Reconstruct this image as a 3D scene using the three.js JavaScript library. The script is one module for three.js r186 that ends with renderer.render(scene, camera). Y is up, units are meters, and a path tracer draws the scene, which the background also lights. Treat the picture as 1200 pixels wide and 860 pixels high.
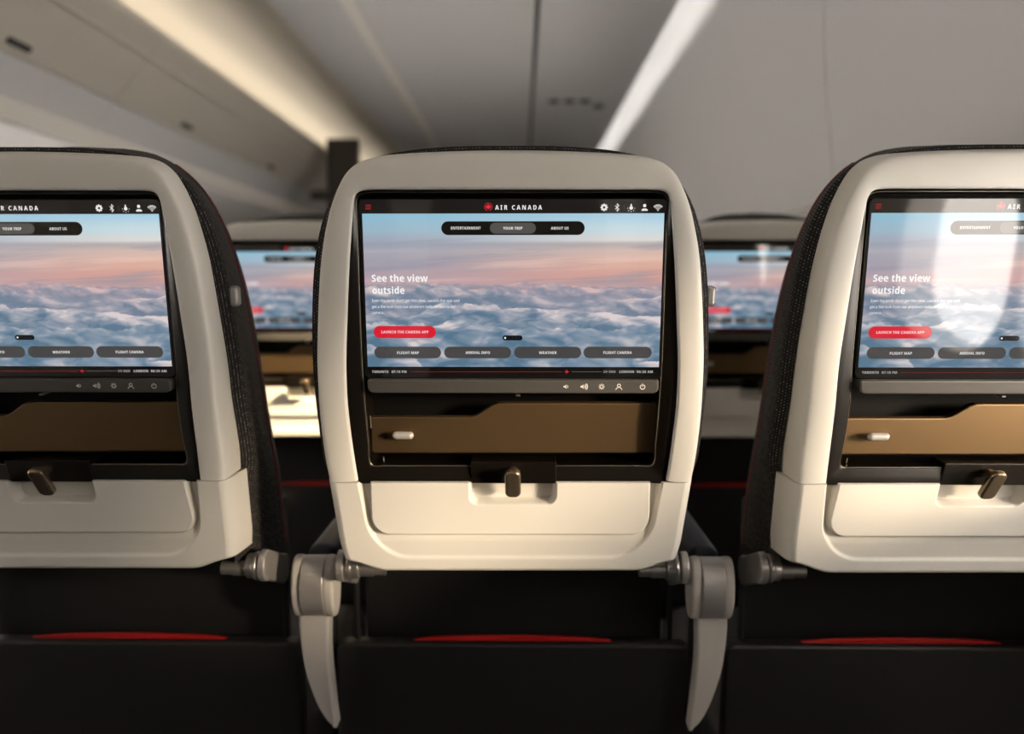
import * as THREE from 'three';
import { RoundedBoxGeometry } from 'three/addons/geometries/RoundedBoxGeometry.js';
import { mergeGeometries, toCreasedNormals } from 'three/addons/utils/BufferGeometryUtils.js';
import { ImprovedNoise } from 'three/addons/math/ImprovedNoise.js';
import { RectAreaLightUniformsLib } from 'three/addons/lights/RectAreaLightUniformsLib.js';

// ------------------------------------------------------------------ camera, sky, sun, exposure
RectAreaLightUniformsLib.init();
const scene = new THREE.Scene();
const renderer = new THREE.WebGLRenderer({ antialias: true });
renderer.toneMapping = THREE.LinearToneMapping;
renderer.toneMappingExposure = 1.13;
renderer.shadowMap.enabled = true;
renderer.shadowMap.type = THREE.PCFSoftShadowMap;

const FOCAL = 870;                                   // focal length in pixels of the 1200 x 860 frame
const EY = 1.08;                                     // eye height above the cabin floor
const camera = new THREE.PerspectiveCamera(2 * Math.atan(430 / FOCAL) * 180 / Math.PI, 1200 / 860, 0.05, 60);
camera.position.set(0, EY, 0.735);
camera.rotation.order = 'YXZ';
camera.rotation.set(-Math.atan(92 / FOCAL), 12 / FOCAL, 0);
camera.focus = 0.735;
camera.userData.fStop = 2.4;
camera.updateMatrixWorld();

scene.background = new THREE.Color(1.0, 0.91, 0.82);  // bright morning haze above the clouds
scene.backgroundIntensity = 8.6;

const sun = new THREE.DirectionalLight(new THREE.Color(1.0, 0.80, 0.57), 4.7);
sun.position.set(10, EY + 1.8, 7.35);
sun.target.position.set(0, EY - 0.2, 0);
sun.shadow.radius = 18;
sun.castShadow = true;
sun.shadow.mapSize.set(4096, 4096);
Object.assign(sun.shadow.camera, { left: -5, right: 5, top: 3, bottom: -3, near: 1, far: 30 });
scene.add(sun, sun.target);

// ------------------------------------------------------------------ helpers
const V3 = THREE.Vector3, V2 = THREE.Vector2;
const noise = new ImprovedNoise();
const used = {};
function numbered(name) { const k = used[name] = (used[name] ?? -1) + 1; return k ? name + '_' + String(k).padStart(3, '0') : name; }
function lit(o) { o.traverse((c) => { if (c.isMesh) { c.castShadow = true; c.receiveShadow = true; } }); return o; }
function tag(o, label, category, group) { o.userData.label = label; o.userData.category = category; if (group) o.userData.group = group; return o; }
function part(name, geometry, material, parent) { const m = new THREE.Mesh(geometry, material); m.name = name; parent.add(m); return m; }
function thing(name, label, category, group) { const g = new THREE.Group(); g.name = numbered(name); scene.add(g); return tag(g, label, category, group); }
function structure(name, geometry, material) { const m = new THREE.Mesh(geometry, material); m.name = name; m.userData.kind = 'structure'; scene.add(m); return m; }
function box(x0, x1, y0, y1, z0, z1) { return new THREE.BoxGeometry(x1 - x0, y1 - y0, z1 - z0).translate((x0 + x1) / 2, (y0 + y1) / 2, (z0 + z1) / 2); }
function rbox(x0, x1, y0, y1, z0, z1, r) { return new RoundedBoxGeometry(x1 - x0, y1 - y0, z1 - z0, 3, r).translate((x0 + x1) / 2, (y0 + y1) / 2, (z0 + z1) / 2); }
const smooth = (a, b, x) => { const t = Math.min(1, Math.max(0, (x - a) / (b - a))); return t * t * (3 - 2 * t); };
const mix = (a, b, t) => a + (b - a) * t;
function merge(list) { return mergeGeometries(list.map((g) => { const n = g.index ? g.toNonIndexed() : g; for (const k of Object.keys(n.attributes)) if (!['position', 'normal', 'uv'].includes(k)) n.deleteAttribute(k); return n; })); }

// a measured sight line meets the leaning plane of a seat back (offset n towards the viewer): gives x and height u in that plane
const TILT = 4.5 * Math.PI / 180;
const UU = new V3(0, Math.cos(TILT), Math.sin(TILT)), NN = new V3(0, -Math.sin(TILT), Math.cos(TILT));
const MID = -0.0116, PITCH = 0.495;                  // middle seat and seat spacing
const BACK = new THREE.Matrix4().makeBasis(new V3(1, 0, 0), UU, NN).setPosition(0, EY, 0);
function ray(px, py) { return new V3((px - 600) / FOCAL, -(py - 430) / FOCAL, -1).applyQuaternion(camera.quaternion); }
// the back curves forward under the passenger below the screen; n bends with it
function bend(u) { const d = Math.max(0, -0.11 - u); return -0.23 * d * d / (d + 0.03); }
function onBack(px, py, n = 0, seatX = MID) {
  const d = ray(px, py), q = new V3();
  let m = n;
  for (let i = 0; i < 4; i++) { q.copy(camera.position).sub(new V3(0, EY, 0)); const t = (m - q.dot(NN)) / d.dot(NN); q.addScaledVector(d, t); m = n + bend(q.dot(UU)); }
  return new V2(q.x - seatX, q.dot(UU));
}
function seated(g) {                                  // from seat-plane coordinates (x, u, n) into the seat
  const p = g.attributes.position; for (let i = 0; i < p.count; i++) p.setZ(i, p.getZ(i) + bend(p.getY(i)));
  return g.applyMatrix4(BACK);
}
const deeper = (u) => 1 + 0.5 * smooth(0.02, -0.2, u);   // the shell's flank deepens downwards
function atDepth(px, py, z) { const d = ray(px, py), t = (z - camera.position.z) / d.z; return camera.position.clone().addScaledVector(d, t); }

// surface through rows of points, uv in metres
function skin(rows, { creased = 0, closed = false } = {}) {
  const nr = rows.length, nc = rows[0].length, pos = [], uv = [], idx = [];
  const acc = rows[0].map(() => 0);
  for (let i = 0; i < nr; i++) {
    let s = 0;
    for (let j = 0; j < nc; j++) {
      const p = rows[i][j];
      if (j) s += p.distanceTo(rows[i][j - 1]);
      if (i) acc[j] += p.distanceTo(rows[i - 1][j]);
      pos.push(p.x, p.y, p.z); uv.push(s, acc[j]);
    }
  }
  for (let i = 0; i < nr - 1; i++) for (let j = 0; j < nc - (closed ? 0 : 1); j++) {
    const a = i * nc + j, b = i * nc + (j + 1) % nc, c = a + nc, d = b + nc;
    idx.push(a, b, c, b, d, c);
  }
  const g = new THREE.BufferGeometry();
  g.setAttribute('position', new THREE.Float32BufferAttribute(pos, 3));
  g.setAttribute('uv', new THREE.Float32BufferAttribute(uv, 2));
  g.setIndex(idx); g.computeVertexNormals();
  return creased ? toCreasedNormals(g, creased) : g;
}
function curve2(points, count, type = 'centripetal') {    // smooth curve sampled evenly in its parameter
  const c = new THREE.CatmullRomCurve3(points.map((p) => new V3(p[0], p[1], 0)), false, type);
  return Array.from({ length: count }, (_, i) => { const v = c.getPoint(i / (count - 1)); return [v.x, v.y]; });
}
function even2(points, count) {                            // the same, evenly spaced along its length
  const c = new THREE.CatmullRomCurve3(points.map((p) => new V3(p[0], p[1], 0)), false, 'centripetal');
  c.arcLengthDivisions = 600;
  return Array.from({ length: count }, (_, i) => { const v = c.getPointAt(i / (count - 1)); return [v.x, v.y]; });
}
function roundRect(x0, x1, y0, y1, r, rb = r) {            // r: upper corners, rb: lower corners
  const s = new THREE.Shape();
  s.moveTo(x0 + rb, y0); s.lineTo(x1 - rb, y0); s.absarc(x1 - rb, y0 + rb, rb, -Math.PI / 2, 0);
  s.lineTo(x1, y1 - r); s.absarc(x1 - r, y1 - r, r, 0, Math.PI / 2);
  s.lineTo(x0 + r, y1); s.absarc(x0 + r, y1 - r, r, Math.PI / 2, Math.PI);
  s.lineTo(x0, y0 + rb); s.absarc(x0 + rb, y0 + rb, rb, Math.PI, Math.PI * 1.5);
  return s;
}
function slab(shape, n0, n1, bevel = 0.0012, seg = 3) {    // extruded from n0 (back) to n1 (front) with a rounded rim
  return new THREE.ExtrudeGeometry(shape, { depth: n1 - n0 - 2 * bevel, bevelEnabled: true, bevelThickness: bevel, bevelSize: bevel, bevelOffset: -bevel, bevelSegments: seg, curveSegments: 10 }).translate(0, 0, n0 + bevel);
}

// ------------------------------------------------------------------ procedural textures and materials
function rng(seed) { return () => { seed = (seed * 1664525 + 1013904223) >>> 0; return seed / 4294967296; }; }
function dataMap(size, fn, srgb) {
  const a = new Uint8Array(size * size * 4);
  for (let y = 0; y < size; y++) for (let x = 0; x < size; x++) { const c = fn(x, y); a.set([c[0], c[1], c[2], 255], (y * size + x) * 4); }
  const t = new THREE.DataTexture(a, size, size);
  t.wrapS = t.wrapT = THREE.RepeatWrapping; t.magFilter = THREE.LinearFilter; t.minFilter = THREE.LinearFilter;
  if (srgb) t.colorSpace = THREE.SRGBColorSpace;
  t.needsUpdate = true; return t;
}
const knitRandom = rng(11);
const knitTone = Array.from({ length: 16 * 16 }, () => knitRandom());
const knit = dataMap(256, (x, y) => {                      // dark knit with rows of small pale stitches
  const row = y >> 4, cx = ((x + (row & 1) * 8) >> 4) & 15, fx = ((x + (row & 1) * 8) & 15) - 8, fy = (y & 15) - 8;
  const tone = knitTone[row * 16 + cx];
  const dot = Math.max(0, 1 - Math.hypot(fx / 5.2, fy / 4.0)) * (0.25 + 0.75 * tone);
  const c = 19 + 170 * Math.min(1, dot * 1.5);
  return [c * 1.03, c * 0.98, c * 0.95];
}, true);
knit.repeat.set(1 / 0.054, 1 / 0.054);
const grain = dataMap(256, (x, y) => {                     // fine moulded grain
  const n = 0.5 + 0.25 * noise.noise(x / 5, y / 5, 3.1) + 0.25 * noise.noise(x / 2.1, y / 2.1, 9.7);
  const c = 255 * Math.min(1, Math.max(0, n)); return [c, c, c];
});
grain.repeat.set(1 / 0.05, 1 / 0.05);
const carpet = dataMap(256, (x, y) => {
  const n = 0.5 + 0.3 * noise.noise(x / 3, y / 3, 1.3) + 0.2 * noise.noise(x / 21, y / 21, 4.4);
  return [26 + 18 * n, 25 + 17 * n, 30 + 20 * n];
}, true);
carpet.repeat.set(4, 4);
const mat = (rgb, roughness, more = {}) => new THREE.MeshPhysicalMaterial({ color: new THREE.Color().setRGB(...rgb), roughness, side: THREE.DoubleSide, ...more });
const M = {
  shell: mat([0.80, 0.77, 0.70], 0.42, { bumpMap: grain, bumpScale: 0.00005 }),
  gloss: mat([0.006, 0.0043, 0.0028], 0.30, { specularIntensity: 0.8 }),
  recess: mat([0.005, 0.0042, 0.0036], 0.5, { specularIntensity: 0.4 }),
  flap: mat([0.20, 0.128, 0.062], 0.46, { metalness: 0.85 }),
  glass: mat([0.01, 0.01, 0.01], 0.06),
  rim: mat([0.30, 0.26, 0.20], 0.28, { metalness: 0.8 }),
  latch: mat([0.26, 0.205, 0.14], 0.24, { metalness: 0.8 }),
  peg: mat([0.55, 0.52, 0.49], 0.32, { metalness: 0.2 }),
  steel: mat([0.55, 0.53, 0.50], 0.30, { metalness: 0.85 }),
  dullSteel: mat([0.48, 0.46, 0.44], 0.40, { metalness: 0.6 }),
  support: mat([0.52, 0.49, 0.45], 0.45),
  knit: mat([1, 1, 1], 0.85, { map: knit }),
  leather: mat([0.014, 0.013, 0.013], 0.46, { bumpMap: grain, bumpScale: 0.0002 }),
  navy: mat([0.020, 0.024, 0.040], 0.55),
  black: mat([0.004, 0.0036, 0.0034], 0.7),
  red: mat([0.50, 0.012, 0.010], 0.45),
  redThread: mat([0.24, 0.008, 0.010], 0.7),
  cabin: mat([0.69, 0.69, 0.70], 0.6),
  bin: mat([0.66, 0.62, 0.55], 0.5),
  trim: mat([0.85, 0.83, 0.78], 0.5),
  wall: mat([0.72, 0.70, 0.67], 0.55),
  dark: mat([0.03, 0.024, 0.018], 0.7),
  seam: mat([0.05, 0.048, 0.047], 0.7),
  carpet: mat([1, 1, 1], 0.95, { map: carpet }),
  pane: new THREE.MeshPhysicalMaterial({ color: 0xffffff, roughness: 0.02, transmission: 1, thickness: 0, ior: 1.3, side: THREE.DoubleSide }),
  shade: new THREE.MeshPhysicalMaterial({ color: new THREE.Color().setRGB(0.78, 0.74, 0.66), roughness: 0.9, transmission: 0.12, thickness: 0, side: THREE.DoubleSide }),
  lamp: new THREE.MeshStandardMaterial({ color: 0xfff4e0, emissive: new THREE.Color().setRGB(1, 0.86, 0.62), emissiveIntensity: 1.2 }),
  lampCool: new THREE.MeshStandardMaterial({ color: 0xffffff, emissive: new THREE.Color().setRGB(1, 0.95, 0.88), emissiveIntensity: 1.2 }),
};

// ------------------------------------------------------------------ the screen: one picture, drawn at seat-plane coordinates
const SCREEN_N = -0.0065;
const scr = (() => {
  const c = onBack(601, 338, SCREEN_N).x, tl = onBack(421.4, 234, SCREEN_N), b = onBack(601, 442.6, SCREEN_N);
  return { c, hw: c - tl.x, top: tl.y, bottom: b.y };
})();
function screenTexture() {
  const W = 1440, H = Math.round(W * (scr.top - scr.bottom) / (2 * scr.hw));
  const cv = document.createElement('canvas'); cv.width = W; cv.height = H;
  const g = cv.getContext('2d');
  const T = (px, py) => { const p = onBack(px, py, SCREEN_N); return [(p.x - scr.c + scr.hw) / (2 * scr.hw) * W, (scr.top - p.y) / (scr.top - scr.bottom) * H]; };
  const S = W / 359;
  g.fillStyle = '#0c0b0a'; g.fillRect(0, 0, W, H);
  // clouds at dusk
  const y0 = Math.round(T(601, 250)[1]), y1 = Math.round(T(601, 430)[1]), x0 = Math.round(2.2 * S), x1 = W - x0, w = x1 - x0, h = y1 - y0;
  const img = g.createImageData(w, h);
  const fbm = (x, y, z, o = 5) => { let s = 0, a = 0.5; for (let i = 0; i < o; i++) { s += a * noise.noise(x, y, z + i * 7.3); x *= 2.03; y *= 2.03; a *= 0.52; } return s; };
  const billow = (x, y, z, o = 5) => { let s = 0, a = 0.5; for (let i = 0; i < o; i++) { s += a * Math.abs(noise.noise(x, y, z + i * 5.1)); x *= 2.07; y *= 2.07; a *= 0.55; } return s; };
  const L = (a, b, t) => [mix(a[0], b[0], t), mix(a[1], b[1], t), mix(a[2], b[2], t)];
  const stops = [
    [0.00, [146, 193, 214], [176, 212, 232]], [0.10, [158, 188, 206], [206, 226, 232]], [0.165, [164, 174, 190], [226, 224, 220]],
    [0.195, [160, 166, 182], [192, 180, 178]], [0.24, [170, 170, 182], [220, 190, 178]], [0.32, [170, 164, 176], [226, 178, 162]],
    [0.40, [184, 164, 174], [224, 166, 152]], [0.46, [196, 168, 172], [200, 160, 158]], [0.52, [150, 150, 168], [176, 150, 158]], [0.60, [128, 140, 160], [150, 150, 164]]];
  const sky = (u, v) => {
    let k = 0; while (k < stops.length - 2 && v > stops[k + 1][0]) k++;
    const t = smooth(stops[k][0], stops[k + 1][0], v);
    return L(L(stops[k][1], stops[k + 1][1], t), L(stops[k][2], stops[k + 1][2], t), smooth(0.0, 1.0, u));
  };
  const decks = [[0.462, 0.03, 9], [0.50, 0.07, 6.5], [0.56, 0.12, 4.6], [0.67, 0.20, 3.4], [0.84, 0.30, 2.6], [1.08, 0.40, 2.2]].map(([base, amp, f], k) => ({ base, amp, f, z: 3.7 + k * 11.3, d: k / 5 }));
  const tops = decks.map((q) => Float32Array.from({ length: w }, (_, i) => {
    const u = i / w, big = smooth(-0.35, 0.45, noise.noise(u * q.f * 0.8, q.z, 0.3));
    return q.base - q.amp * (0.06 + big * (0.30 + 1.35 * billow(u * q.f * 1.5, q.z, 1.7, 4)));
  }));
  for (let j = 0; j < h; j++) {
    const v = j / h;
    for (let i = 0; i < w; i++) {
      const u = i / w;
      let c = [0, 0, 0], left = 1;
      if (v > 0.36) for (let k = decks.length - 1; k >= 0 && left > 0.01; k--) {
        const q = decks[k], edge = 0.004 + 0.010 * q.d, near = v - tops[k][i];
        if (near < -0.04) continue;
        const s = mix(1.3, 0.42, Math.pow(q.d, 0.7)), depth = near + 0.045 * mix(0.25, 1, q.d) * fbm(u * 13, v * 17, q.z + 2, 5);
        if (depth < 0) continue;
        const wx = 0.5 * fbm(u * 9 * s, v * 12 * s, q.z + 31, 3), fx = u * 8 * s + k * 3.1 + wx, fy = v * 8.6 * s + wx * 0.6;
        const form = billow(fx, fy, q.z, 3), slope = (billow(fx + 0.12, fy - 0.20, q.z, 3) - form) * 2.6, fine = fbm(fx * 5, fy * 6, q.z + 9, 4);
        const high = Math.exp(-depth / (0.02 + 0.11 * q.d)), haze = fbm(u * 2.3 + k, v * 4, q.z + 5, 3);
        const light = Math.min(1, Math.max(0, 0.17 + 0.48 * high + 0.9 * slope + 0.9 * (form - 0.2) + 0.32 * fine + 0.65 * haze));
        const shadow = L([136, 142, 160], [88, 120, 144], smooth(0.1, 0.75, q.d)), mid = L([172, 162, 174], [134, 152, 170], smooth(0.0, 0.9, q.d)), topc = L([220, 188, 184], [226, 212, 212], smooth(0.05, 0.6, q.d));
        const cc = light < 0.45 ? L(shadow, mid, light / 0.45) : L(mid, topc, (light - 0.45) / 0.55), a = left * smooth(0, edge, depth) * mix(0.6, 1, smooth(0, 0.3, q.d));
        c = [c[0] + cc[0] * a, c[1] + cc[1] * a, c[2] + cc[2] * a]; left -= a;
      }
      if (left > 0.01) {
        let k = sky(u, v);
        const band = fbm(u * 1.7 + 4, v * 15 + u * 1.2, 8.2, 5);
        k = L(k, [150, 152, 168], smooth(0.05, 0.42, band) * 0.6 * smooth(0.14, 0.2, v));
        k = L(k, [250, 214, 200], smooth(0.03, 0.4, -band) * 0.4 * smooth(0.2, 0.3, v));
        c = [c[0] + k[0] * left, c[1] + k[1] * left, c[2] + k[2] * left];
      }
      const o = (j * w + i) * 4;
      img.data[o] = c[0]; img.data[o + 1] = c[1]; img.data[o + 2] = c[2]; img.data[o + 3] = 255;
    }
  }
  g.putImageData(img, x0, y0);
  // interface
  const pill = (px0, px1, py0, py1, fill, r) => { const [a, b] = T(px0, py0), [c, d] = T(px1, py1); g.fillStyle = fill; g.beginPath(); g.roundRect(a, b, c - a, d - b, Math.min((d - b) / 2, r ?? 1e9)); g.fill(); };
  const text = (s, px0, px1, py, size, fill, weight = 'bold') => {           // centred on py, letters spaced out to run from px0 to px1
    const [a, b] = T(px0, py), [c] = T(px1, py); g.fillStyle = fill; g.font = `${weight} ${size * S}px sans-serif`; g.textBaseline = 'middle'; g.textAlign = 'left';
    const natural = g.measureText(s).width, squeeze = Math.min(1, (c - a) / natural), gap = Math.max(0, (c - a - natural) / (s.length - 1));
    g.save(); g.translate(a, b); g.scale(squeeze, 1); let x = 0; for (const ch of s) { g.fillText(ch, x, 0); x += g.measureText(ch).width + gap; } g.restore();
  };
  const line = (pts, fill, width, closed) => { g.strokeStyle = fill; g.lineWidth = width * S; g.lineCap = 'round'; g.lineJoin = 'round'; g.beginPath(); pts.forEach(([x, y], i) => { const [a, b] = T(x, y); i ? g.lineTo(a, b) : g.moveTo(a, b); }); if (closed) g.closePath(); g.stroke(); };
  const disc = (px, py, r, fill) => { const [a, b] = T(px, py); g.fillStyle = fill; g.beginPath(); g.arc(a, b, r * S, 0, 7); g.fill(); };
  const ring = (px, py, r, fill, width, a0 = 0, a1 = 7) => { const [a, b] = T(px, py); g.strokeStyle = fill; g.lineWidth = width * S; g.lineCap = 'round'; g.beginPath(); g.arc(a, b, r * S, a0, a1); g.stroke(); };
  const poly = (px, py, k, pts, fill) => { const [a, b] = T(px, py); g.fillStyle = fill; g.beginPath(); pts.forEach(([x, y], i) => (i ? g.lineTo(a + x * k * S, b + y * k * S) : g.moveTo(a + x * k * S, b + y * k * S))); g.closePath(); g.fill(); };
  { const [, a] = T(601, 234), [, b] = T(601, 250); g.fillStyle = '#1c1815'; g.fillRect(0, a, W, b - a); }
  for (const y of [240.4, 242.6, 244.8]) line([[428.4, y], [434.6, y]], '#e0303c', 0.65);
  const leaf = [[0, -1], [0.2, -0.62], [0.42, -0.72], [0.32, -0.2], [0.6, -0.46], [0.68, -0.28], [0.98, -0.3], [0.84, 0.0], [0.98, 0.12], [0.46, 0.5], [0.52, 0.66], [0.08, 0.58], [0.06, 1.0]];
  const whole = [...leaf, ...leaf.slice(1).reverse().map(([x, y]) => [-x, y])];
  poly(572.2, 242.3, 3.5, whole, '#ee2f3c'); ring(572.2, 242.4, 4.4, '#d62837', 0.75, 1.9, 1.2 + 6.283);
  text('AIR CANADA', 580.2, 635.2, 243.1, 6.9, '#ffffff');
  // settings, wireless, light, person, network
  { const k = '#f4f2f0';
    for (let i = 0; i < 8; i++) { const a = i * Math.PI / 4, [x, y] = T(708, 243); g.save(); g.translate(x, y); g.rotate(a); g.fillStyle = k; g.fillRect(-0.95 * S, -4.3 * S, 1.9 * S, 3 * S); g.restore(); }
    ring(708, 243, 2.5, k, 1.7);
    line([[721, 241], [725.4, 245.2], [723.2, 247.4], [723.2, 238.6], [725.4, 240.8], [721, 245]], k, 0.8);
    line([[731.4, 240], [731.4, 246]], '#55504c', 0.6);
    disc(739.7, 243.6, 2.2, k); line([[739.7, 239.6], [739.7, 242]], k, 1.7);
    for (const [a, b] of [[-4, 0.6], [4, 0.6], [-2.9, 3.4], [2.9, 3.4], [0, 4.4]]) disc(739.7 + a, 243.4 + b, 0.55, k);
    disc(755.5, 240.9, 1.95, k); poly(755.5, 245.4, 1, [[-3.6, 1.6], [-3.6, 0.2], [-1.8, -1.1], [1.8, -1.1], [3.6, 0.2], [3.6, 1.6]], k);
    disc(771, 246.2, 0.9, k); for (const r of [2.5, 4.6]) ring(771, 246.4, r, k, 0.95, -Math.PI * 0.77, -Math.PI * 0.23); ring(771, 246.8, 6.6, k, 0.95, -Math.PI * 0.76, -Math.PI * 0.24);
  }
  pill(517, 685, 259.4, 275.2, '#15130f'); pill(574, 628, 260.8, 273.8, '#56534f');
  text('ENTERTAINMENT', 528, 563.5, 267.6, 4.4, '#efefee'); text('YOUR TRIP', 589.6, 612.4, 267.6, 4.4, '#f5f5f5'); text('ABOUT US', 645.6, 666.6, 267.6, 4.4, '#efefee');
  text('See the view', 435.2, 501.2, 326.4, 11.4, '#ffffff'); text('outside', 436, 474.4, 340.6, 11.4, '#ffffff');
  text('Even the birds don\u2019t get this view. Launch the app and', 435.8, 538.6, 352.4, 4.3, '#f2f2f4', 'normal');
  text('get a live look from our airplane\u2019s belly camera to tail', 435.8, 533.6, 359.4, 4.3, '#f2f2f4', 'normal');
  text('camera.', 436, 450.2, 366.4, 4.3, '#f2f2f4', 'normal');
  pill(437.6, 511, 382, 396.2, '#de1f33'); text('LAUNCH THE CAMERA APP', 446.6, 502.2, 389.2, 4.4, '#ffdfe1');
  const row = [[438.4, 517, 'FLIGHT MAP', 465, 491], [520.4, 599, 'ARRIVAL INFO', 545.6, 574.4], [602.4, 681, 'WEATHER', 631.6, 652.4], [684, 763.4, 'FLIGHT CAMERA', 706.8, 740.4]];
  for (const [a, b, s, c, d] of row) { pill(a, b, 406.2, 419.8, 'rgba(68,65,64,0.94)'); text(s, c, d, 413.2, 4.5, '#ededed'); }
  pill(589, 612.2, 393, 398.8, '#05070c'); disc(592, 395.9, 1.2, '#ffffff'); for (const x of [596.8, 600.8, 604.8, 608.6]) disc(x, 395.9, 0.7, '#39424e');
  { const [, a] = T(601, 430), [, b] = T(601, 443); g.fillStyle = '#070605'; g.fillRect(0, a, W, b - a); }
  text('TORONTO', 436, 455.4, 435.6, 4.0, '#d8d6d4'); text('07:10 PM', 458.8, 476.6, 435.6, 4.0, '#d8d6d4');
  line([[481, 435.6], [659, 435.6]], '#8c1f28', 0.7); line([[670, 435.6], [705, 435.6]], '#77746f', 0.6);
  poly(664.6, 435.6, 2.6, [[1, 0], [0.7, -0.18], [0.3, -0.2], [-0.2, -1], [-0.45, -1], [-0.1, -0.2], [-0.65, -0.2], [-0.9, -0.5], [-1.05, -0.5], [-0.9, 0], [-1.05, 0.5], [-0.9, 0.5], [-0.65, 0.2], [-0.1, 0.2], [-0.45, 1], [-0.2, 1], [0.3, 0.2], [0.7, 0.18]], '#ee2f44');
  text('2H 06M', 706.8, 721.6, 435.6, 4.0, '#a9a6a2'); text('LONDON', 725.6, 743.2, 435.6, 4.0, '#d8d6d4'); text('06:30 AM', 746.2, 765.2, 435.6, 4.0, '#d8d6d4');
  const t = new THREE.CanvasTexture(cv); t.colorSpace = THREE.SRGBColorSpace; t.anisotropy = 8; return t;
}
const screenMap = screenTexture();
M.screen = mat([0.006, 0.006, 0.006], 0.06, { ior: 1.6, clearcoat: 0.4, clearcoatRoughness: 0.03, emissive: new THREE.Color(1, 1, 1), emissiveMap: screenMap, emissiveIntensity: 0.83 });

// touch-key strip under the screen, printed symbols
const BAR = (() => { const a = onBack(430.5, 444.8, 0.0), b = onBack(771.8, 461.4, 0.0); return { x0: a.x, x1: b.x, top: a.y, bottom: b.y }; })();
function barTexture() {
  const W = 2048, S = W / (BAR.x1 - BAR.x0), H = Math.round((BAR.top - BAR.bottom) * S);
  const cv = document.createElement('canvas'); cv.width = W; cv.height = H; const g = cv.getContext('2d');
  g.fillStyle = 'rgb(80,78,75)'; g.fillRect(0, 0, W, H);
  const T = (px, py) => { const p = onBack(px, py, 0.0); return [(p.x - BAR.x0) * S, (BAR.top - p.y) * S]; }, K = W / 341.3;
  g.strokeStyle = g.fillStyle = '#f3efe8'; g.lineCap = g.lineJoin = 'round'; g.lineWidth = 1.0 * K;
  const at = (px, fn) => { const [x, y] = T(px, 453); g.save(); g.translate(x, y); g.scale(K, K); g.lineWidth = 0.95; fn(); g.restore(); };
  const speaker = (waves) => { g.beginPath(); g.moveTo(-3.2, -1.1); g.lineTo(-1.6, -1.1); g.lineTo(0.3, -2.8); g.lineTo(0.3, 2.8); g.lineTo(-1.6, 1.1); g.lineTo(-3.2, 1.1); g.closePath(); g.fill(); for (let k = 0; k < waves; k++) { g.beginPath(); g.arc(0.2, 0, 1.8 + 1.5 * k, -0.8, 0.8); g.stroke(); } };
  at(663.5, () => speaker(1)); at(683.5, () => speaker(3));
  at(705, () => { g.beginPath(); g.arc(0, 0, 1.8, 0, 7); g.stroke(); for (let k = 0; k < 8; k++) { const a = k * Math.PI / 4; g.beginPath(); g.moveTo(2.7 * Math.cos(a), 2.7 * Math.sin(a)); g.lineTo(3.3 * Math.cos(a), 3.3 * Math.sin(a)); g.stroke(); } });
  at(725.3, () => { g.beginPath(); g.arc(0, -1.3, 1.75, 0, 7); g.stroke(); g.beginPath(); g.arc(0, 4.4, 3.6, Math.PI * 1.08, Math.PI * 1.92); g.stroke(); });
  at(753, () => { g.beginPath(); g.arc(0, 0.3, 2.7, -Math.PI * 0.32, Math.PI * 1.32); g.stroke(); g.beginPath(); g.moveTo(0, -3.2); g.lineTo(0, -0.4); g.stroke(); });
  const t = new THREE.CanvasTexture(cv); t.colorSpace = THREE.SRGBColorSpace; t.anisotropy = 8; return t;
}
M.bar = mat([1, 1, 1], 0.38, { map: barTexture() });
M.barPlain = mat([0.080, 0.076, 0.070], 0.38);

// ------------------------------------------------------------------ the cabin shell
const ZF = -9.2, ZB = 3.2, ROOF = EY + 1.26;
const floor = structure('floor', box(-2.45, 0.9, -0.05, 0, ZF, ZB), M.carpet);
{ const p = floor.geometry.attributes.position, uv = floor.geometry.attributes.uv; for (let i = 0; i < p.count; i++) uv.setXY(i, p.getX(i), p.getZ(i)); }
structure('wall_front', box(-2.45, 0.9, 0, ROOF, ZF - 0.08, ZF), M.cabin);
structure('wall_back', box(-2.45, 0.9, 0, ROOF, ZB, ZB + 0.08), M.cabin);
structure('roof', box(-2.45, 0.9, ROOF, ROOF + 0.06, ZF, ZB), M.cabin);

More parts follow.
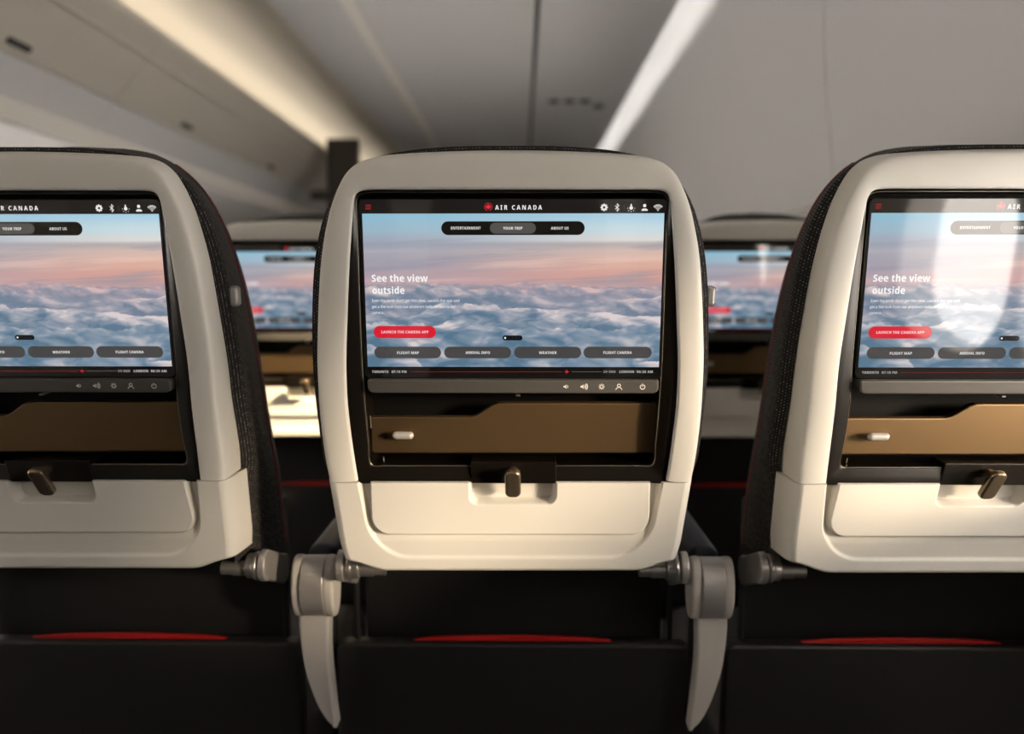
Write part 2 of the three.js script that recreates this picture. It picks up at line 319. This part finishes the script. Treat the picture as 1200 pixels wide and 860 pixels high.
const WALL_X = 0.735, WIN_Y = EY - 0.03, WIN_W = 0.335, WIN_H = 0.315, WIN_Z0 = 0.56, WIN_PITCH = 0.365;
const CLOSED = new Set([-3, -2, 1]);          // blinds drawn: steps of the window row from the one mirrored in the screen (+ is aft)
let windows = 0;
function windowWall(name, x, side, closed) {          // side: 1 = outside lies towards +x
  const s = new THREE.Shape(); s.moveTo(ZF, 0); s.lineTo(ZB, 0); s.lineTo(ZB, ROOF); s.lineTo(ZF, ROOF); s.lineTo(ZF, 0);
  for (let k = -10; k <= 6; k++) { const z = WIN_Z0 + k * WIN_PITCH; s.holes.push(new THREE.Path(roundRect(z - WIN_W / 2, z + WIN_W / 2, WIN_Y - WIN_H / 2, WIN_Y + WIN_H / 2, 0.12).getPoints(10))); }
  const g = new THREE.ExtrudeGeometry(s, { depth: 0.06, bevelEnabled: true, bevelThickness: 0.008, bevelSize: 0.008, bevelOffset: -0.008, bevelSegments: 3, curveSegments: 12 });
  g.applyMatrix4(new THREE.Matrix4().makeBasis(new V3(0, 0, 1), new V3(0, 1, 0), new V3(-1, 0, 0)).setPosition(side > 0 ? x + 0.068 : x - 0.008, 0, 0));
  structure(name, g, M.wall);
  const pane = new THREE.ExtrudeGeometry(roundRect(-WIN_W / 2 - 0.01, WIN_W / 2 + 0.01, -WIN_H / 2 - 0.01, WIN_H / 2 + 0.01, 0.125), { depth: 0.004, bevelEnabled: false, curveSegments: 10 }).translate(0, 0, -0.002).rotateY(Math.PI / 2);
  const blind = rbox(-0.003, 0.003, -WIN_H / 2 - 0.012, WIN_H / 2 + 0.012, -WIN_W / 2 - 0.012, WIN_W / 2 + 0.012, 0.0025), grip = rbox(-0.012, 0, -WIN_H / 2 + 0.03, -WIN_H / 2 + 0.045, -0.05, 0.05, 0.004);
  for (let k = -10; k <= 6; k++) {
    const w = new THREE.Group(); w.name = 'window_' + ++windows; w.userData.kind = 'structure'; scene.add(w); w.position.set(x + side * 0.08, WIN_Y, WIN_Z0 + k * WIN_PITCH);
    part('pane', pane, M.pane, w);
    if (closed.has(k)) { const b = part('blind', blind, M.shade, w); b.position.x = -side * 0.008; part('grip', grip, M.shade, b); }
  }
}
windowWall('wall_right', WALL_X, 1, CLOSED);
windowWall('wall_left', -2.37, -1, new Set([2, 3, 4, 5, 6]));

// ceiling profile, x and height above the eye
const CY = EY + 1.10;
const ceil = structure('ceiling', merge([box(0.068, 0.600, CY, CY + 0.016, ZF, ZB), box(-0.66, 0.048, CY, CY + 0.016, ZF, ZB), box(-0.985, -0.70, CY, CY + 0.016, ZF, ZB)]), M.cabin);
structure('trim_1', box(0.044, 0.072, CY + 0.012, CY + 0.03, ZF, ZB), M.seam);
structure('trim_2', rbox(-0.705, -0.650, CY - 0.006, CY + 0.014, ZF, ZB, 0.005), M.trim);
function extrudeZ(profile, z0, z1, material, name, thickness, parent, creased = 0.5) {   // a thick curved panel running along the cabin
  const c = even2(profile, 28), out = [];
  for (let i = 0; i < c.length; i++) { const a = c[Math.max(0, i - 1)], b = c[Math.min(c.length - 1, i + 1)], l = Math.hypot(b[0] - a[0], b[1] - a[1]); out.push([c[i][0] + (b[1] - a[1]) / l * thickness, c[i][1] - (b[0] - a[0]) / l * thickness]); }
  const loop = [...c, ...out.reverse(), c[0]];
  const rows = [z0, z1].map((z) => loop.map(([x, y]) => new V3(x, EY + y, z)));
  const cap = (z) => { const s = new THREE.Shape(loop.map(([x, y]) => new V2(x, EY + y))); return new THREE.ShapeGeometry(s).translate(0, 0, z); };
  return part(name, merge([skin(rows, { creased }), cap(z0), cap(z1)]), material, parent);
}
// washed panel between the ceiling and the far bins, and the hidden lamp that washes it
{
  const holder = new THREE.Group(); holder.name = 'trim_3'; holder.userData.kind = 'structure'; scene.add(holder);
  extrudeZ([[-0.975, 1.108], [-1.10, 1.128], [-1.28, 1.142], [-1.48, 1.135], [-1.66, 1.09], [-1.72, 1.0]], ZF, ZB, M.bin, 'cove_panel', -0.012, holder);
}
function coveLight(label, from, toward, width, color, material, intensity, z0 = ZF + 0.1, z1 = ZB - 0.1) {
  const t = thing('cove_light', label, 'light');
  const zc = (z0 + z1) / 2, len = z1 - z0, p = new V3(from[0], EY + from[1], zc), q = new V3(toward[0], EY + toward[1], zc), d = q.clone().sub(p).normalize();
  t.position.copy(p);
  const turn = new THREE.Matrix4().lookAt(p, q, new V3(0, 0, 1));
  part('housing', new RoundedBoxGeometry(width + 0.012, len + 0.01, 0.016, 2, 0.003).applyMatrix4(turn).translate(-d.x * 0.010, -d.y * 0.010, 0), M.dullSteel, t);
  part('diffuser', new THREE.BoxGeometry(width, len, 0.003).applyMatrix4(turn), material, t);
  const l = new THREE.RectAreaLight(color, intensity, width, len);
  l.position.set(d.x * 0.004, d.y * 0.004, 0); l.up.set(0, 0, 1); t.add(l); l.quaternion.setFromRotationMatrix(turn);
  return t;
}
coveLight('warm light strip hidden above the overhead bins across the aisle', [-1.545, 0.925], [-1.40, 1.13], 0.05, new THREE.Color(1, 0.88, 0.72), M.lamp, 5.6);
coveLight('cool white light strip along the top of the bins above the window seats', [0.556, 1.150], [0.70, 1.10], 0.03, new THREE.Color(1, 0.94, 0.87), M.lampCool, 5.4);

// overhead bins, one object each
const farFace = [[-1.425, 0.95], [-1.416, 0.976], [-1.408, 0.984], [-1.412, 0.972], [-1.47, 0.90], [-1.555, 0.80], [-1.61, 0.74]];
const farLow = [[-1.61, 0.735], [-1.66, 0.675], [-1.702, 0.624]];
for (let k = 0; k < 9; k++) {
  const zc = 1.85 - k * 1.17 - 0.0, z0 = zc - 0.5835, z1 = zc + 0.5835;
  const b = thing('overhead_bin', 'cream overhead bin with a recessed latch, in the row across the aisle', 'overhead bin', 'overhead bins across the aisle');
  b.position.set(-1.8, EY + 0.4, zc);
  const holder = b, rel = (m) => { m.position.set(1.8, -EY - 0.4, -zc); return m; };
  rel(extrudeZ(farFace, z0, z1, M.bin, 'door', -0.012, holder));
  rel(extrudeZ([[-1.45, 0.90], [-1.55, 0.885], [-1.64, 0.88]], z0, z1, M.bin, 'bin_top', -0.01, holder));
  rel(extrudeZ(farLow, z0, z1, M.cabin, 'lower_panel', -0.012, holder));
  rel(extrudeZ([[-1.706, 0.624], [-1.688, 0.580], [-1.660, 0.532]], z0, z1, M.trim, 'lower_lip', -0.014, holder));
  rel(extrudeZ([[-1.650, 0.534], [-1.76, 0.522], [-1.90, 0.49], [-2.0, 0.465], [-2.2, 0.40], [-2.34, 0.365]], z0, z1, M.cabin, 'bin_bottom', -0.012, holder));
  const l = part('latch', rbox(-0.02, 0.02, -0.012, 0.012, -0.055, 0.055, 0.008).rotateZ(-0.85), M.seam, b); l.position.set(-1.585 + 1.8, 0.767 - 0.4, 0);
}
const nearFace = [[0.600, 1.205], [0.650, 1.195], [0.690, 1.155], [0.702, 1.08], [0.692, 0.98], [0.676, 0.87], [0.664, 0.77], [0.660, 0.66], [0.664, 0.54], [0.676, 0.42], [0.692, 0.30], [0.700, 0.20]];
for (let k = 0; k < 9; k++) {
  const zc = 1.95 - k * 1.17, z0 = zc - 0.583, z1 = zc + 0.583;
  const b = thing('overhead_bin', 'smooth grey overhead bin with a rounded underside above the window seats', 'overhead bin', 'overhead bins above the window seats');
  b.position.set(0.7, EY + 0.45, zc);
  const m = extrudeZ(nearFace, z0, z1, M.cabin, 'door', -0.014, b); m.position.set(-0.7, -EY - 0.45, -zc);
}
// hanging divider far down the aisle and the ceiling vent
{
  const a = atDepth(383, 163, -4.4), c = atDepth(421, 163, -4.4);
  const t = thing('hanging_divider', 'dark brown divider panel hanging from the ceiling far down the cabin', 'divider');
  t.position.set((a.x + c.x) / 2, EY, -4.4);
  const w = c.x - a.x;
  part('panel', rbox(-w / 2, w / 2, 0.36, a.y - EY, -0.03, 0.03, 0.012), M.dark, t);
  part('bracket', box(-w / 2 - 0.12, -w / 2 + 0.02, 0.60, 0.66, -0.02, 0.02), M.dark, t);
}
{
  const p = atDepth(676, 124, -3.75), t = thing('ceiling_vent', 'grey ceiling vent panel with four round dark outlets', 'vent');
  t.position.set(p.x, CY, -3.75);
  part('plate', rbox(-0.20, 0.20, -0.012, 0, -0.16, 0.16, 0.005), M.cabin, t);
  for (let i = 0; i < 4; i++) { const o = part('outlet', new THREE.CylinderGeometry(0.028, 0.034, 0.016, 24), M.seam, t); o.position.set(-0.135 + i * 0.09, -0.014, i === 3 ? -0.1 : 0.02); }
}

// ------------------------------------------------------------------ the seat
const CX = 598, CI = 600;                            // axis of the white shell, axis of the black front in it
const shellHalf = [[215.5, 565, 181, 564], [220, 545, 184, 545], [224, 520, 188, 518], [229, 470, 193.5, 470], [231, 425, 195, 425], [230.5, 380, 193.8, 380], [229, 340, 192.5, 340], [226.5, 305, 191, 305], [221, 270, 189, 272], [213.5, 240, 187.2, 246], [203, 214, 186, 233], [194, 199, 183.4, 227], [181, 187.5, 178, 223.6], [163, 181, 167, 222.2], [130, 177.2, 135, 222], [70, 174.2, 72, 222], [0, 173, 0, 222]];
const mirrored = (half) => [...half.map(([x, y]) => [-x, y]), ...half.slice(0, -1).reverse()];
const plane = (pts, cx, n) => pts.map(([x, y]) => { const p = onBack(cx + x, y, n); return [p.x, p.y]; });

function shellGeometry() {
  const N = 150;
  const outer = curve2(plane(mirrored(shellHalf.map((r) => [r[0], r[1]])), CX, 0), N), inner = curve2(plane(mirrored(shellHalf.map((r) => [r[2], r[3]])), CI, 0), N);
  const prof = [[0, -0.016], [0, -0.0040], [0.015, -0.0018], [0.045, -0.0004], [0.09, 0.0002], [0.3, 0.0012], [0.55, 0.0012], [0.72, 0.0006], [0.81, -0.0004], [0.865, -0.0016], [0.895, -0.0032], [0.915, -0.0056], [0.932, -0.0090], [0.952, -0.0140], [0.975, -0.0200], [1.0, -0.0260], [1.03, -0.0315], [0.96, -0.0320]];
  return seated(skin(prof.map(([s, n]) => outer.map((o, i) => {
    const q = inner[i]; let x = mix(q[0], o[0], s), y = mix(q[1], o[1], s);
    if (s > 1) { const d = Math.hypot(o[0] - q[0], o[1] - q[1]), e = (s - 1) * 0.030; x = o[0] + (o[0] - q[0]) / d * e; y = o[1] + (o[1] - q[1]) / d * e; }
    return new V3(x, y, s > 0.9 ? n * deeper(y) : n);
  }))));
}

function frameGeometry() {
  const half = [[0, 565.2, 0, 546], [80, 565.2, 80, 546], [150, 565.2, 148, 546], [181, 564.8, 163, 545.8], [184, 545, 166.4, 542], [188, 518, 168.6, 518], [193.5, 470, 172.8, 470], [195, 425, 175.8, 425], [193.8, 380, 177.6, 380], [192.5, 340, 179, 340], [191, 305, 180.2, 305], [189, 272, 181.4, 272], [187.2, 246, 182.4, 247], [186, 233, 182.4, 234.6], [183.4, 227, 179.6, 229], [178, 223.6, 174.5, 226.4], [167, 222.2, 164, 225.4], [135, 222, 134, 225.2], [72, 222, 72, 225.2], [0, 222, 0, 225.2]];
  const N = 180;
  const loop = (a, b) => { const h = half.map((r) => [r[a], r[b]]); return [...h, ...h.slice(1, -1).reverse().map(([x, y]) => [-x, y])]; };
  const closed = (pts) => { const c = new THREE.CatmullRomCurve3(pts.map((p) => new V3(p[0], p[1], 0)), true, 'centripetal'); return Array.from({ length: N }, (_, i) => { const v = c.getPoint(i / N); return [v.x, v.y]; }); };
  const outer = closed(plane(loop(0, 1), CI, -0.004)), inner = closed(plane(loop(2, 3), CI, -0.007));
  const prof = [[0.0, -0.016], [0.0, -0.0046], [0.06, -0.0036], [0.5, -0.0052], [0.86, -0.0068], [0.93, -0.0070], [0.965, -0.0074], [0.99, -0.0086], [1.0, -0.0105], [1.0, -0.030], [1.0, -0.052]];
  const ring = skin(prof.map(([s, n]) => outer.map((o, i) => new V3(mix(o[0], inner[i][0], s), mix(o[1], inner[i][1], s), n))), { closed: true });
  const floorShape = new THREE.Shape(inner.map(([x, y]) => new V2(x, y)));
  const edgeLine = new THREE.TubeGeometry(new THREE.CatmullRomCurve3(inner.map(([x, y]) => new V3(x, y, -0.0078)), true), 360, 0.00055, 6, true);
  return { line: seated(edgeLine), ring: seated(ring), floor: seated(slab(floorShape, -0.058, -0.050, 0.0004, 1)) };
}

function lowerCoverGeometry() {
  const cols = [], rows = 96;
  const edge = [[-1.042, -0.042], [-1.038, -0.034], [-1.026, -0.022], [-1.013, -0.0110], [-0.997, -0.0042], [-0.98, -0.0012]];
  for (const [a, n] of edge) cols.push([a, n]);
  const K = 380; for (let i = 0; i <= K; i++) { const a = mix(-0.965, 0.965, i / K); cols.push([a, 0]); }
  for (const [a, n] of edge.slice().reverse()) cols.push([-a, n]);
  const sdRound = (x, y, hx, top, bottom, r) => { const cy = (top + bottom) / 2, hy = (bottom - top) / 2, qx = Math.abs(x) - hx + r, qy = Math.abs(y - cy) - hy + r; return Math.hypot(Math.max(qx, 0), Math.max(qy, 0)) + Math.min(Math.max(qx, qy), 0) - r; };
  const grid = [];
  const put = (b, extra) => cols.map(([a, n0]) => {
    const A = Math.abs(a), bottom = 669 - 11.5 * smooth(0.75, 1.0, A), py = 565.6 + b * (bottom - 565.6), dy = py - 566;
    const hw = 212.5 - dy * 0.175 - 3 * smooth(70, 100, dy);
    const x = a * hw, ox = 178 - dy * 0.20 - 0, ix = 165 - dy * 0.03;
    const dO = sdRound(x, py, ox, 500, 654.5, 44), dI = sdRound(x, py, ix, 500, 627, 22);
    const side = smooth(636, 612, py);
    let n = n0;
    n -= mix(0.0022, 0.0090, side) * smooth(1.4, -3.6, dO);
    n += mix(0.0040, 0.0096, side) * smooth(0.9, -1.3, dI) ;
    const dN = sdRound(x - 3, py, 50, 520, 590, 9);
    n -= 0.015 * smooth(1.2, -2.0, dN);
    const p = onBack(CX + x, py, 0);
    return new V3(p.x, p.y, Math.max(n + extra, n0 < -0.02 ? -0.045 : -0.06) - 0.0006);
  });
  for (let j = 0; j <= rows; j++) { const b = j / rows; grid.push(put(b, b > 0.985 ? -0.001 : 0)); }
  grid.push(put(1.006, -0.004), put(1.006, -0.012), put(1.0, -0.045));
  grid.unshift(put(-0.004, -0.003), put(-0.004, -0.03));
  return seated(skin(grid));
}

// soft knit body: outlines at growing distance in front of the shell
const LX = MID - PITCH;
const knitHalfNear = [[178, 669], [194, 620], [214, 568], [223.5, 545], [227.5, 520], [232.5, 470], [234.5, 425], [234, 380], [232.5, 340], [229.8, 305], [224, 270], [214.6, 240], [201.5, 215.5], [191, 202], [177, 191], [158, 184], [128, 177.2], [70, 171.6], [0, 170.6]];
const knitFar = [[337, 672], [331, 612], [324, 560], [313, 500], [305, 450], [300, 420], [292, 375], [285, 342], [277, 312], [270, 291], [258, 260], [245, 235], [232, 217], [215, 200.5], [200, 190], [182, 181], [150, 174.5], [120, 173]];
function knitOutlines() {
  const N = 110;
  const near = even2(mirrored(knitHalfNear.map(([x, y]) => [x, y])).map(([x, y]) => { const p = onBack(CX + x, y, -0.030); return [p.x, p.y]; }), N);
  const half = knitFar.map(([x, y]) => { const p = onBack(x, y, -0.13, LX); return [p.x, p.y]; });
  const full = [...half.map(([x, y]) => [-x, y]), [0, half[half.length - 1][1] + 0.0012], ...half.slice().reverse()];
  return { near, far: even2(full, N), N };
}
const KO = knitOutlines();
function knitRow(t, n, shrink = 0, drop = 0) { return KO.near.map((p, i) => { const f = KO.far[i], x = mix(p[0], f[0], t), y = mix(p[1], f[1], t); return new V3(x * (1 - shrink), y - drop * smooth(-0.1, 0.17, y), n * mix(deeper(y), 1, Math.min(1, t * 2))); }); }
function knitGeometry() {
  const rows = [[0, -0.026, 0.05, 0.010], [0, -0.0315, 0.002, 0], [0.06, -0.042], [0.25, -0.068], [0.52, -0.094], [0.80, -0.116], [1, -0.133], [1.03, -0.146, 0.006, 0.002], [1.0, -0.160, 0.03, 0.010], [1.0, -0.172, 0.09, 0.022], [1.0, -0.178, 0.2, 0.05], [1.0, -0.172, 0.5, 0.12], [1.0, -0.165, 0.98, 0.25]].map(([t, n, s = 0, d = 0]) => knitRow(t, n, s, d));
  return seated(skin(rows));
}
function tubeAlong(points, r, seg = 6) { return new THREE.TubeGeometry(new THREE.CatmullRomCurve3(points), points.length * 2, r, seg, false); }

function makeSeat() {
  const s = new THREE.Group();
  const P = (px, py, n) => { const p = onBack(px, py, n); return new V3(p.x, p.y, n); };
  // soft back with red piping
  const cushion = part('back_cushion', knitGeometry(), M.knit, s);
  { const row = knitRow(1, -0.134).map((v) => v.clone()); const a = row.slice(4, 46), b = row.slice(-46, -4);
    for (const r of [a, b]) part('piping', seated(tubeAlong(r, 0.0011)), M.redThread, cushion); }
  // white shell
  part('upper_shell', shellGeometry(), M.shell, s);
  part('lower_cover', lowerCoverGeometry(), M.shell, s);
  // black front
  const f = frameGeometry(), frame = part('screen_surround', f.ring, M.gloss, s);
  part('rim_line', f.line, M.rim, frame);
  part('recess_floor', f.floor, M.recess, frame);
  { const a = P(551.5, 541.4, -0.004), b = P(651.5, 566.5, -0.004);
    part('latch_plate', seated(slab(roundRect(a.x, b.x, b.y, a.y, 0.0015), -0.03, -0.0035, 0.0008, 2)), M.gloss, frame); }
  // monitor
  const mon = part('monitor', seated(slab(roundRect(scr.c - scr.hw - 0.0012, scr.c + scr.hw + 0.0012, scr.bottom - 0.0012, scr.top + 0.0012, 0.0052), -0.022, -0.0068, 0.0012)), M.glass, s);
  { const g = new THREE.ShapeGeometry(roundRect(scr.c - scr.hw, scr.c + scr.hw, scr.bottom, scr.top, 0.0045), 10), p = g.attributes.position, uv = g.attributes.uv;
    for (let i = 0; i < p.count; i++) uv.setXY(i, (p.getX(i) - scr.c + scr.hw) / (2 * scr.hw), (p.getY(i) - scr.bottom) / (scr.top - scr.bottom));
    const sc = part('screen', seated(g.translate(0, 0, SCREEN_N)), M.screen, mon); sc.userData.label = 'lit screen with a sea of clouds at dusk and menu buttons'; }
  { const r = 0.0045, y0 = BAR.bottom, y1 = BAR.top;
    const bar = part('control_bar', seated(slab(roundRect(BAR.x0, BAR.x1, y0, y1, 0.002, 0.0062), -0.020, 0.0, 0.0016)), M.barPlain, mon);
    const g = new THREE.ShapeGeometry(roundRect(BAR.x0 + 0.0016, BAR.x1 - 0.0016, y0 + 0.0016, y1 - 0.0016, 0.001, 0.005), 8), p = g.attributes.position, uv = g.attributes.uv;
    for (let i = 0; i < p.count; i++) uv.setXY(i, (p.getX(i) - BAR.x0) / (BAR.x1 - BAR.x0), (p.getY(i) - y0) / (y1 - y0));
    part('key_print', seated(g.translate(0, 0, 0.0002)), M.bar, mon).userData.label = 'grey touch strip with white volume, light, call and power symbols'; }
  { const a = P(604.5, 462.6, -0.012), b = P(609.5, 464.4, -0.012);
    part('lock_pin', seated(slab(roundRect(a.x, b.x, b.y, a.y, 0.0006), -0.03, -0.012, 0.0003, 1)), M.steel, mon); }
  // stowage flap with peg
  { const n = -0.020, pts = [[434.5, 488.4], [551, 488.4], [557, 487], [563, 483.6], [576, 475], [583, 472.4], [592, 472], [768, 472], [771, 474], [769.6, 528.4], [767, 531.2], [438, 531.2], [435, 529]].map(([x, y]) => P(x, y, n));
    const shape = new THREE.Shape(pts.map((p) => new V2(p.x, p.y)));
    const flap = part('stowage_flap', seated(slab(shape, -0.030, n, 0.0018)), M.flap, s);
    const a = P(461, 503.2, n), b = P(486.4, 512, n);
    const peg = part('peg', seated(merge([new THREE.CapsuleGeometry((a.y - b.y) / 2, b.x - a.x - (a.y - b.y), 8, 18).rotateZ(Math.PI / 2).translate((a.x + b.x) / 2, (a.y + b.y) / 2, n + 0.0085), new THREE.CylinderGeometry(0.0022, 0.0022, 0.010, 14).rotateX(Math.PI / 2).translate((a.x + b.x) / 2 + 0.006, (a.y + b.y) / 2, n + 0.003)])), M.peg, flap);
    const hs = P(434.2, 487, n); part('hinge_pin', seated(new THREE.CylinderGeometry(0.0011, 0.0011, 0.014, 10).translate(hs.x - 0.0006, hs.y - 0.007, n)), M.rim, flap);
    const h2 = P(449.6, 538, n); part('hinge_pin', seated(new THREE.CylinderGeometry(0.0008, 0.0008, 0.006, 10).translate(h2.x, h2.y, n)), M.rim, flap); }
  // tray latch
  { const c = P(601, 566, 0.010), l = slab(roundRect(-0.0083, 0.0083, -0.0186, 0.0186, 0.0066), -0.0045, 0.0045, 0.0032, 5).rotateX(0.34).translate(c.x, c.y, 0.0105), stem = new THREE.CylinderGeometry(0.0045, 0.0055, 0.03, 18).rotateX(Math.PI / 2).translate(c.x, c.y + 0.010, -0.002);
    part('tray_latch', seated(merge([l, stem])), M.latch, s).userData.label = 'glossy bronze tray latch'; }
  // side knob on the knit
  { const p = onBack(838, 347, -0.040), g = seated(merge([new RoundedBoxGeometry(0.0105, 0.0215, 0.0115, 4, 0.0040).translate(0.2062, p.y, -0.040), new THREE.CylinderGeometry(0.0035, 0.0035, 0.010, 14).rotateZ(Math.PI / 2).translate(0.198, p.y, -0.040)]));
    part('headset_hook', g, M.dullSteel, s).userData.label = 'small metal hook'; }
  // recline pivots under the cover
  const zP = -0.115;
  for (const d of [-1, 1]) {
    const a = atDepth(612, 667, zP), y = a.y, tube = (r0, r1, x0, x1) => new THREE.CylinderGeometry(r0, r1, x1 - x0, 24).rotateZ(Math.PI / 2).translate(d * (x0 + x1) / 2, y, zP);
    const pv = part('pivot_tube', merge([tube(0.0092, 0.0092, 0.164, 0.196), tube(0.0080, 0.0080, 0.150, 0.166)]), M.steel, s);
    part('pivot_collar', new THREE.LatheGeometry([[0.004, -0.011], [0.0135, -0.0105], [0.0145, -0.009], [0.0145, -0.003], [0.0160, -0.002], [0.0168, 0.001], [0.0168, 0.005], [0.002, 0.006]].map(([r, h]) => new V2(r, h)), 28).rotateZ(-d * Math.PI / 2).translate(d * 0.191, y + 0.0030, zP), M.steel, pv);
    const sh = new THREE.Shape(), R = 0.0170; sh.absarc(0, 0, R, -Math.PI / 2, Math.PI / 2); sh.absarc(-0.058, -0.027, R, Math.PI / 2, Math.PI * 1.5);
    const turn = new THREE.Matrix4().makeBasis(new V3(0, 0, 1), new V3(0, 1, 0), new V3(-1, 0, 0)).setPosition(d * 0.2015, y + 0.004, zP);
    const arm = new THREE.ExtrudeGeometry(sh, { depth: 0.005, bevelEnabled: true, bevelThickness: 0.002, bevelSize: 0.002, bevelSegments: 3, curveSegments: 14 }).translate(0, 0, -0.0025);
    const ra = part('recline_arm', arm.applyMatrix4(turn), M.dullSteel, s);
    part('strut', rbox(-0.076, -0.064, -0.20, -0.03, -0.003, 0.003, 0.002).applyMatrix4(turn), M.black, ra);
  }
  // lower back: dark web, literature pocket with red lining
  { const zp = -0.165, tl = atDepth(384, 753.5, zp), br = atDepth(820, 860, zp), w = (br.x - tl.x) / 2;
    const web = atDepth(601, 690, -0.19);
    part('back_web', rbox(-0.195, 0.195, 0.42, EY - 0.27, -0.225, -0.205, 0.006), M.black, s);
    const pocket = part('literature_pocket', slab(roundRect(-w + 0.012, w - 0.012, 0.36, tl.y, 0.014, 0.02), zp - 0.022, zp, 0.005, 4), M.leather, s);
    const ry = tl.y, rl = 0.134, arch = new THREE.Shape(); arch.moveTo(-rl, ry - 0.010); for (let i = 0; i <= 24; i++) { const x = mix(-rl, rl, i / 24); arch.lineTo(x, ry - 0.003 + 0.0085 * Math.sqrt(Math.max(0, 1 - (x / rl) ** 2))); } arch.lineTo(rl, ry - 0.010);
    part('lining', new THREE.ExtrudeGeometry(arch, { depth: 0.004, bevelEnabled: true, bevelThickness: 0.0008, bevelSize: 0.0008, bevelSegments: 2 }).translate(0, 0, zp - 0.014), M.red, pocket).userData.label = 'red pocket lining showing along the upper edge'; }
  // bottom cushion and legs, on the far side
  part('seat_cushion', rbox(-0.20, 0.20, 0.33, 0.46, -0.70, -0.23, 0.04), M.knit, s);
  part('seat_pan', rbox(-0.20, 0.20, 0.29, 0.335, -0.68, -0.22, 0.01), M.black, s);
  for (const x of [-0.17, 0.17]) part('leg', merge([rbox(x - 0.018, x + 0.018, 0, 0.30, -0.30, -0.26, 0.006), rbox(x - 0.018, x + 0.018, 0, 0.30, -0.62, -0.58, 0.006), rbox(x - 0.018, x + 0.018, 0, 0.02, -0.64, -0.24, 0.006)]), M.dullSteel, s);
  return s;
}
const proto = makeSeat();
function placeSeat(x, z, label, group, first) {
  const o = first ? proto : proto.clone(); o.name = numbered('aircraft_seat'); scene.add(o); o.position.set(x, 0, z); tag(o, label, 'seat', group); return o;
}
placeSeat(MID, 0, 'white-shelled seat with its whole screen in view, armrests at both sides', 'seats with sharp lit screens', true);
placeSeat(MID - PITCH, 0, 'white-shelled seat in shade with pitch-black stowage below its screen', 'seats with sharp lit screens');
placeSeat(MID + PITCH, 0, 'sunlit white-shelled seat with a window mirrored in its screen and a tan flap', 'seats with sharp lit screens');
const ROW2 = -0.755;
placeSeat(-0.449, ROW2, 'blurred seat of the row ahead, between the shaded seat and the middle seat', 'seats of the row ahead');
placeSeat(0.022, ROW2, 'seat of the row ahead hidden behind the seat with both armrests', 'seats of the row ahead');
placeSeat(0.494, ROW2, 'blurred seat of the row ahead, between the middle seat and the sunlit window seat', 'seats of the row ahead');

for (const [i, text] of ['shaded seat', 'seat with armrests at both sides', 'seat mirroring a window'].entries()) placeSeat(MID + (i - 1) * PITCH, 1.06, 'dark cushioned seat one row behind the ' + text, 'seats one row behind');

// ------------------------------------------------------------------ armrests
function makeArmrest() {
  const a = new THREE.Group(), zH = -0.150;
  const hub = atDepth(374, 681, zH), y = hub.y;      // hub centre
  a.position.set(hub.x, 0, zH);
  const plate = (x0, x1, ry, rz, dz, r) => { const s = new THREE.Shape(); s.absellipse(0, 0, rz, ry, 0, Math.PI * 2); return new THREE.ExtrudeGeometry(s, { depth: x1 - x0 - 2 * r, bevelEnabled: true, bevelThickness: r, bevelSize: r, bevelOffset: -r, bevelSegments: 4, curveSegments: 28 }).rotateY(Math.PI / 2).translate(x0 + r, y, dz); };
  part('hub_plate', plate(-0.0255, -0.0125, 0.0385, 0.022, 0.012, 0.004), M.support, a);
  part('hub_plate', plate(0.0125, 0.0255, 0.0385, 0.022, 0.012, 0.004), M.support, a);
  part('hub_band', plate(-0.0135, 0.0135, 0.0375, 0.026, 0.012, 0.001), M.dullSteel, a);
  // curved support blade below the hub
  { const z = 0.012, L = [[349.5, 719], [350, 735], [352.5, 760], [357, 785], [364, 808], [373, 830], [384, 847], [394, 855]], R = [[394.5, 853], [391.5, 830], [388.5, 805], [386, 780], [385, 755], [385.5, 722]];
    const w = ([px, py]) => { const p = atDepth(px, py, zH + z); return new V2(p.x - hub.x, p.y); };
    const pts = [...even2(L.map((p) => w(p).toArray()), 24), ...even2(R.map((p) => w(p).toArray()), 16)].map((p) => new V2(...p));
    part('support_blade', slab(new THREE.Shape(pts), -0.012, z, 0.004, 4), M.support, a);
    part('support_column', rbox(-0.010, 0.010, 0.24, y - 0.06, -0.055, -0.025, 0.006), M.black, a); }
  part('arm_pad', rbox(-0.0195, 0.0195, y + 0.004, y + 0.040, -0.37, -0.012, 0.015), M.navy, a);
  return a;
}
const arm = makeArmrest(); arm.name = numbered('armrest'); scene.add(arm); tag(arm, 'dark padded armrest with a grey hub, between the shaded seat and the middle seat', 'armrest', 'armrests beside the middle seat');
{ const b = arm.clone(); b.name = numbered('armrest'); scene.add(b); b.position.x = 2 * MID - arm.position.x; b.scale.x = -1; tag(b, 'dark padded armrest with a grey hub, between the middle seat and the sunlit seat', 'armrest', 'armrests beside the middle seat'); }

// reading lamp over the row ahead, aimed at the seat back in the gap
{
  const t = thing('reading_lamp', 'small round reading lamp under the bins above the window seats', 'lamp'); t.position.set(0.56, EY + 0.49, -0.32);
  part('ring', new THREE.TorusGeometry(0.026, 0.006, 10, 28).rotateX(Math.PI / 2), M.dullSteel, t);
  part('lens', new THREE.SphereGeometry(0.022, 20, 12, 0, Math.PI * 2, Math.PI / 2, Math.PI / 2).scale(1, 0.4, 1), M.lamp, t);
  const l = new THREE.SpotLight(new THREE.Color(1, 0.76, 0.47), 50, 0, 0.135, 0.4, 2); l.castShadow = true; l.position.set(0, -0.014, 0); t.add(l); l.target.position.set(-0.47 - 0.56, EY - 0.20 - (EY + 0.49), -0.83 + 0.32); t.add(l.target);
}

lit(scene);
renderer.render(scene, camera);
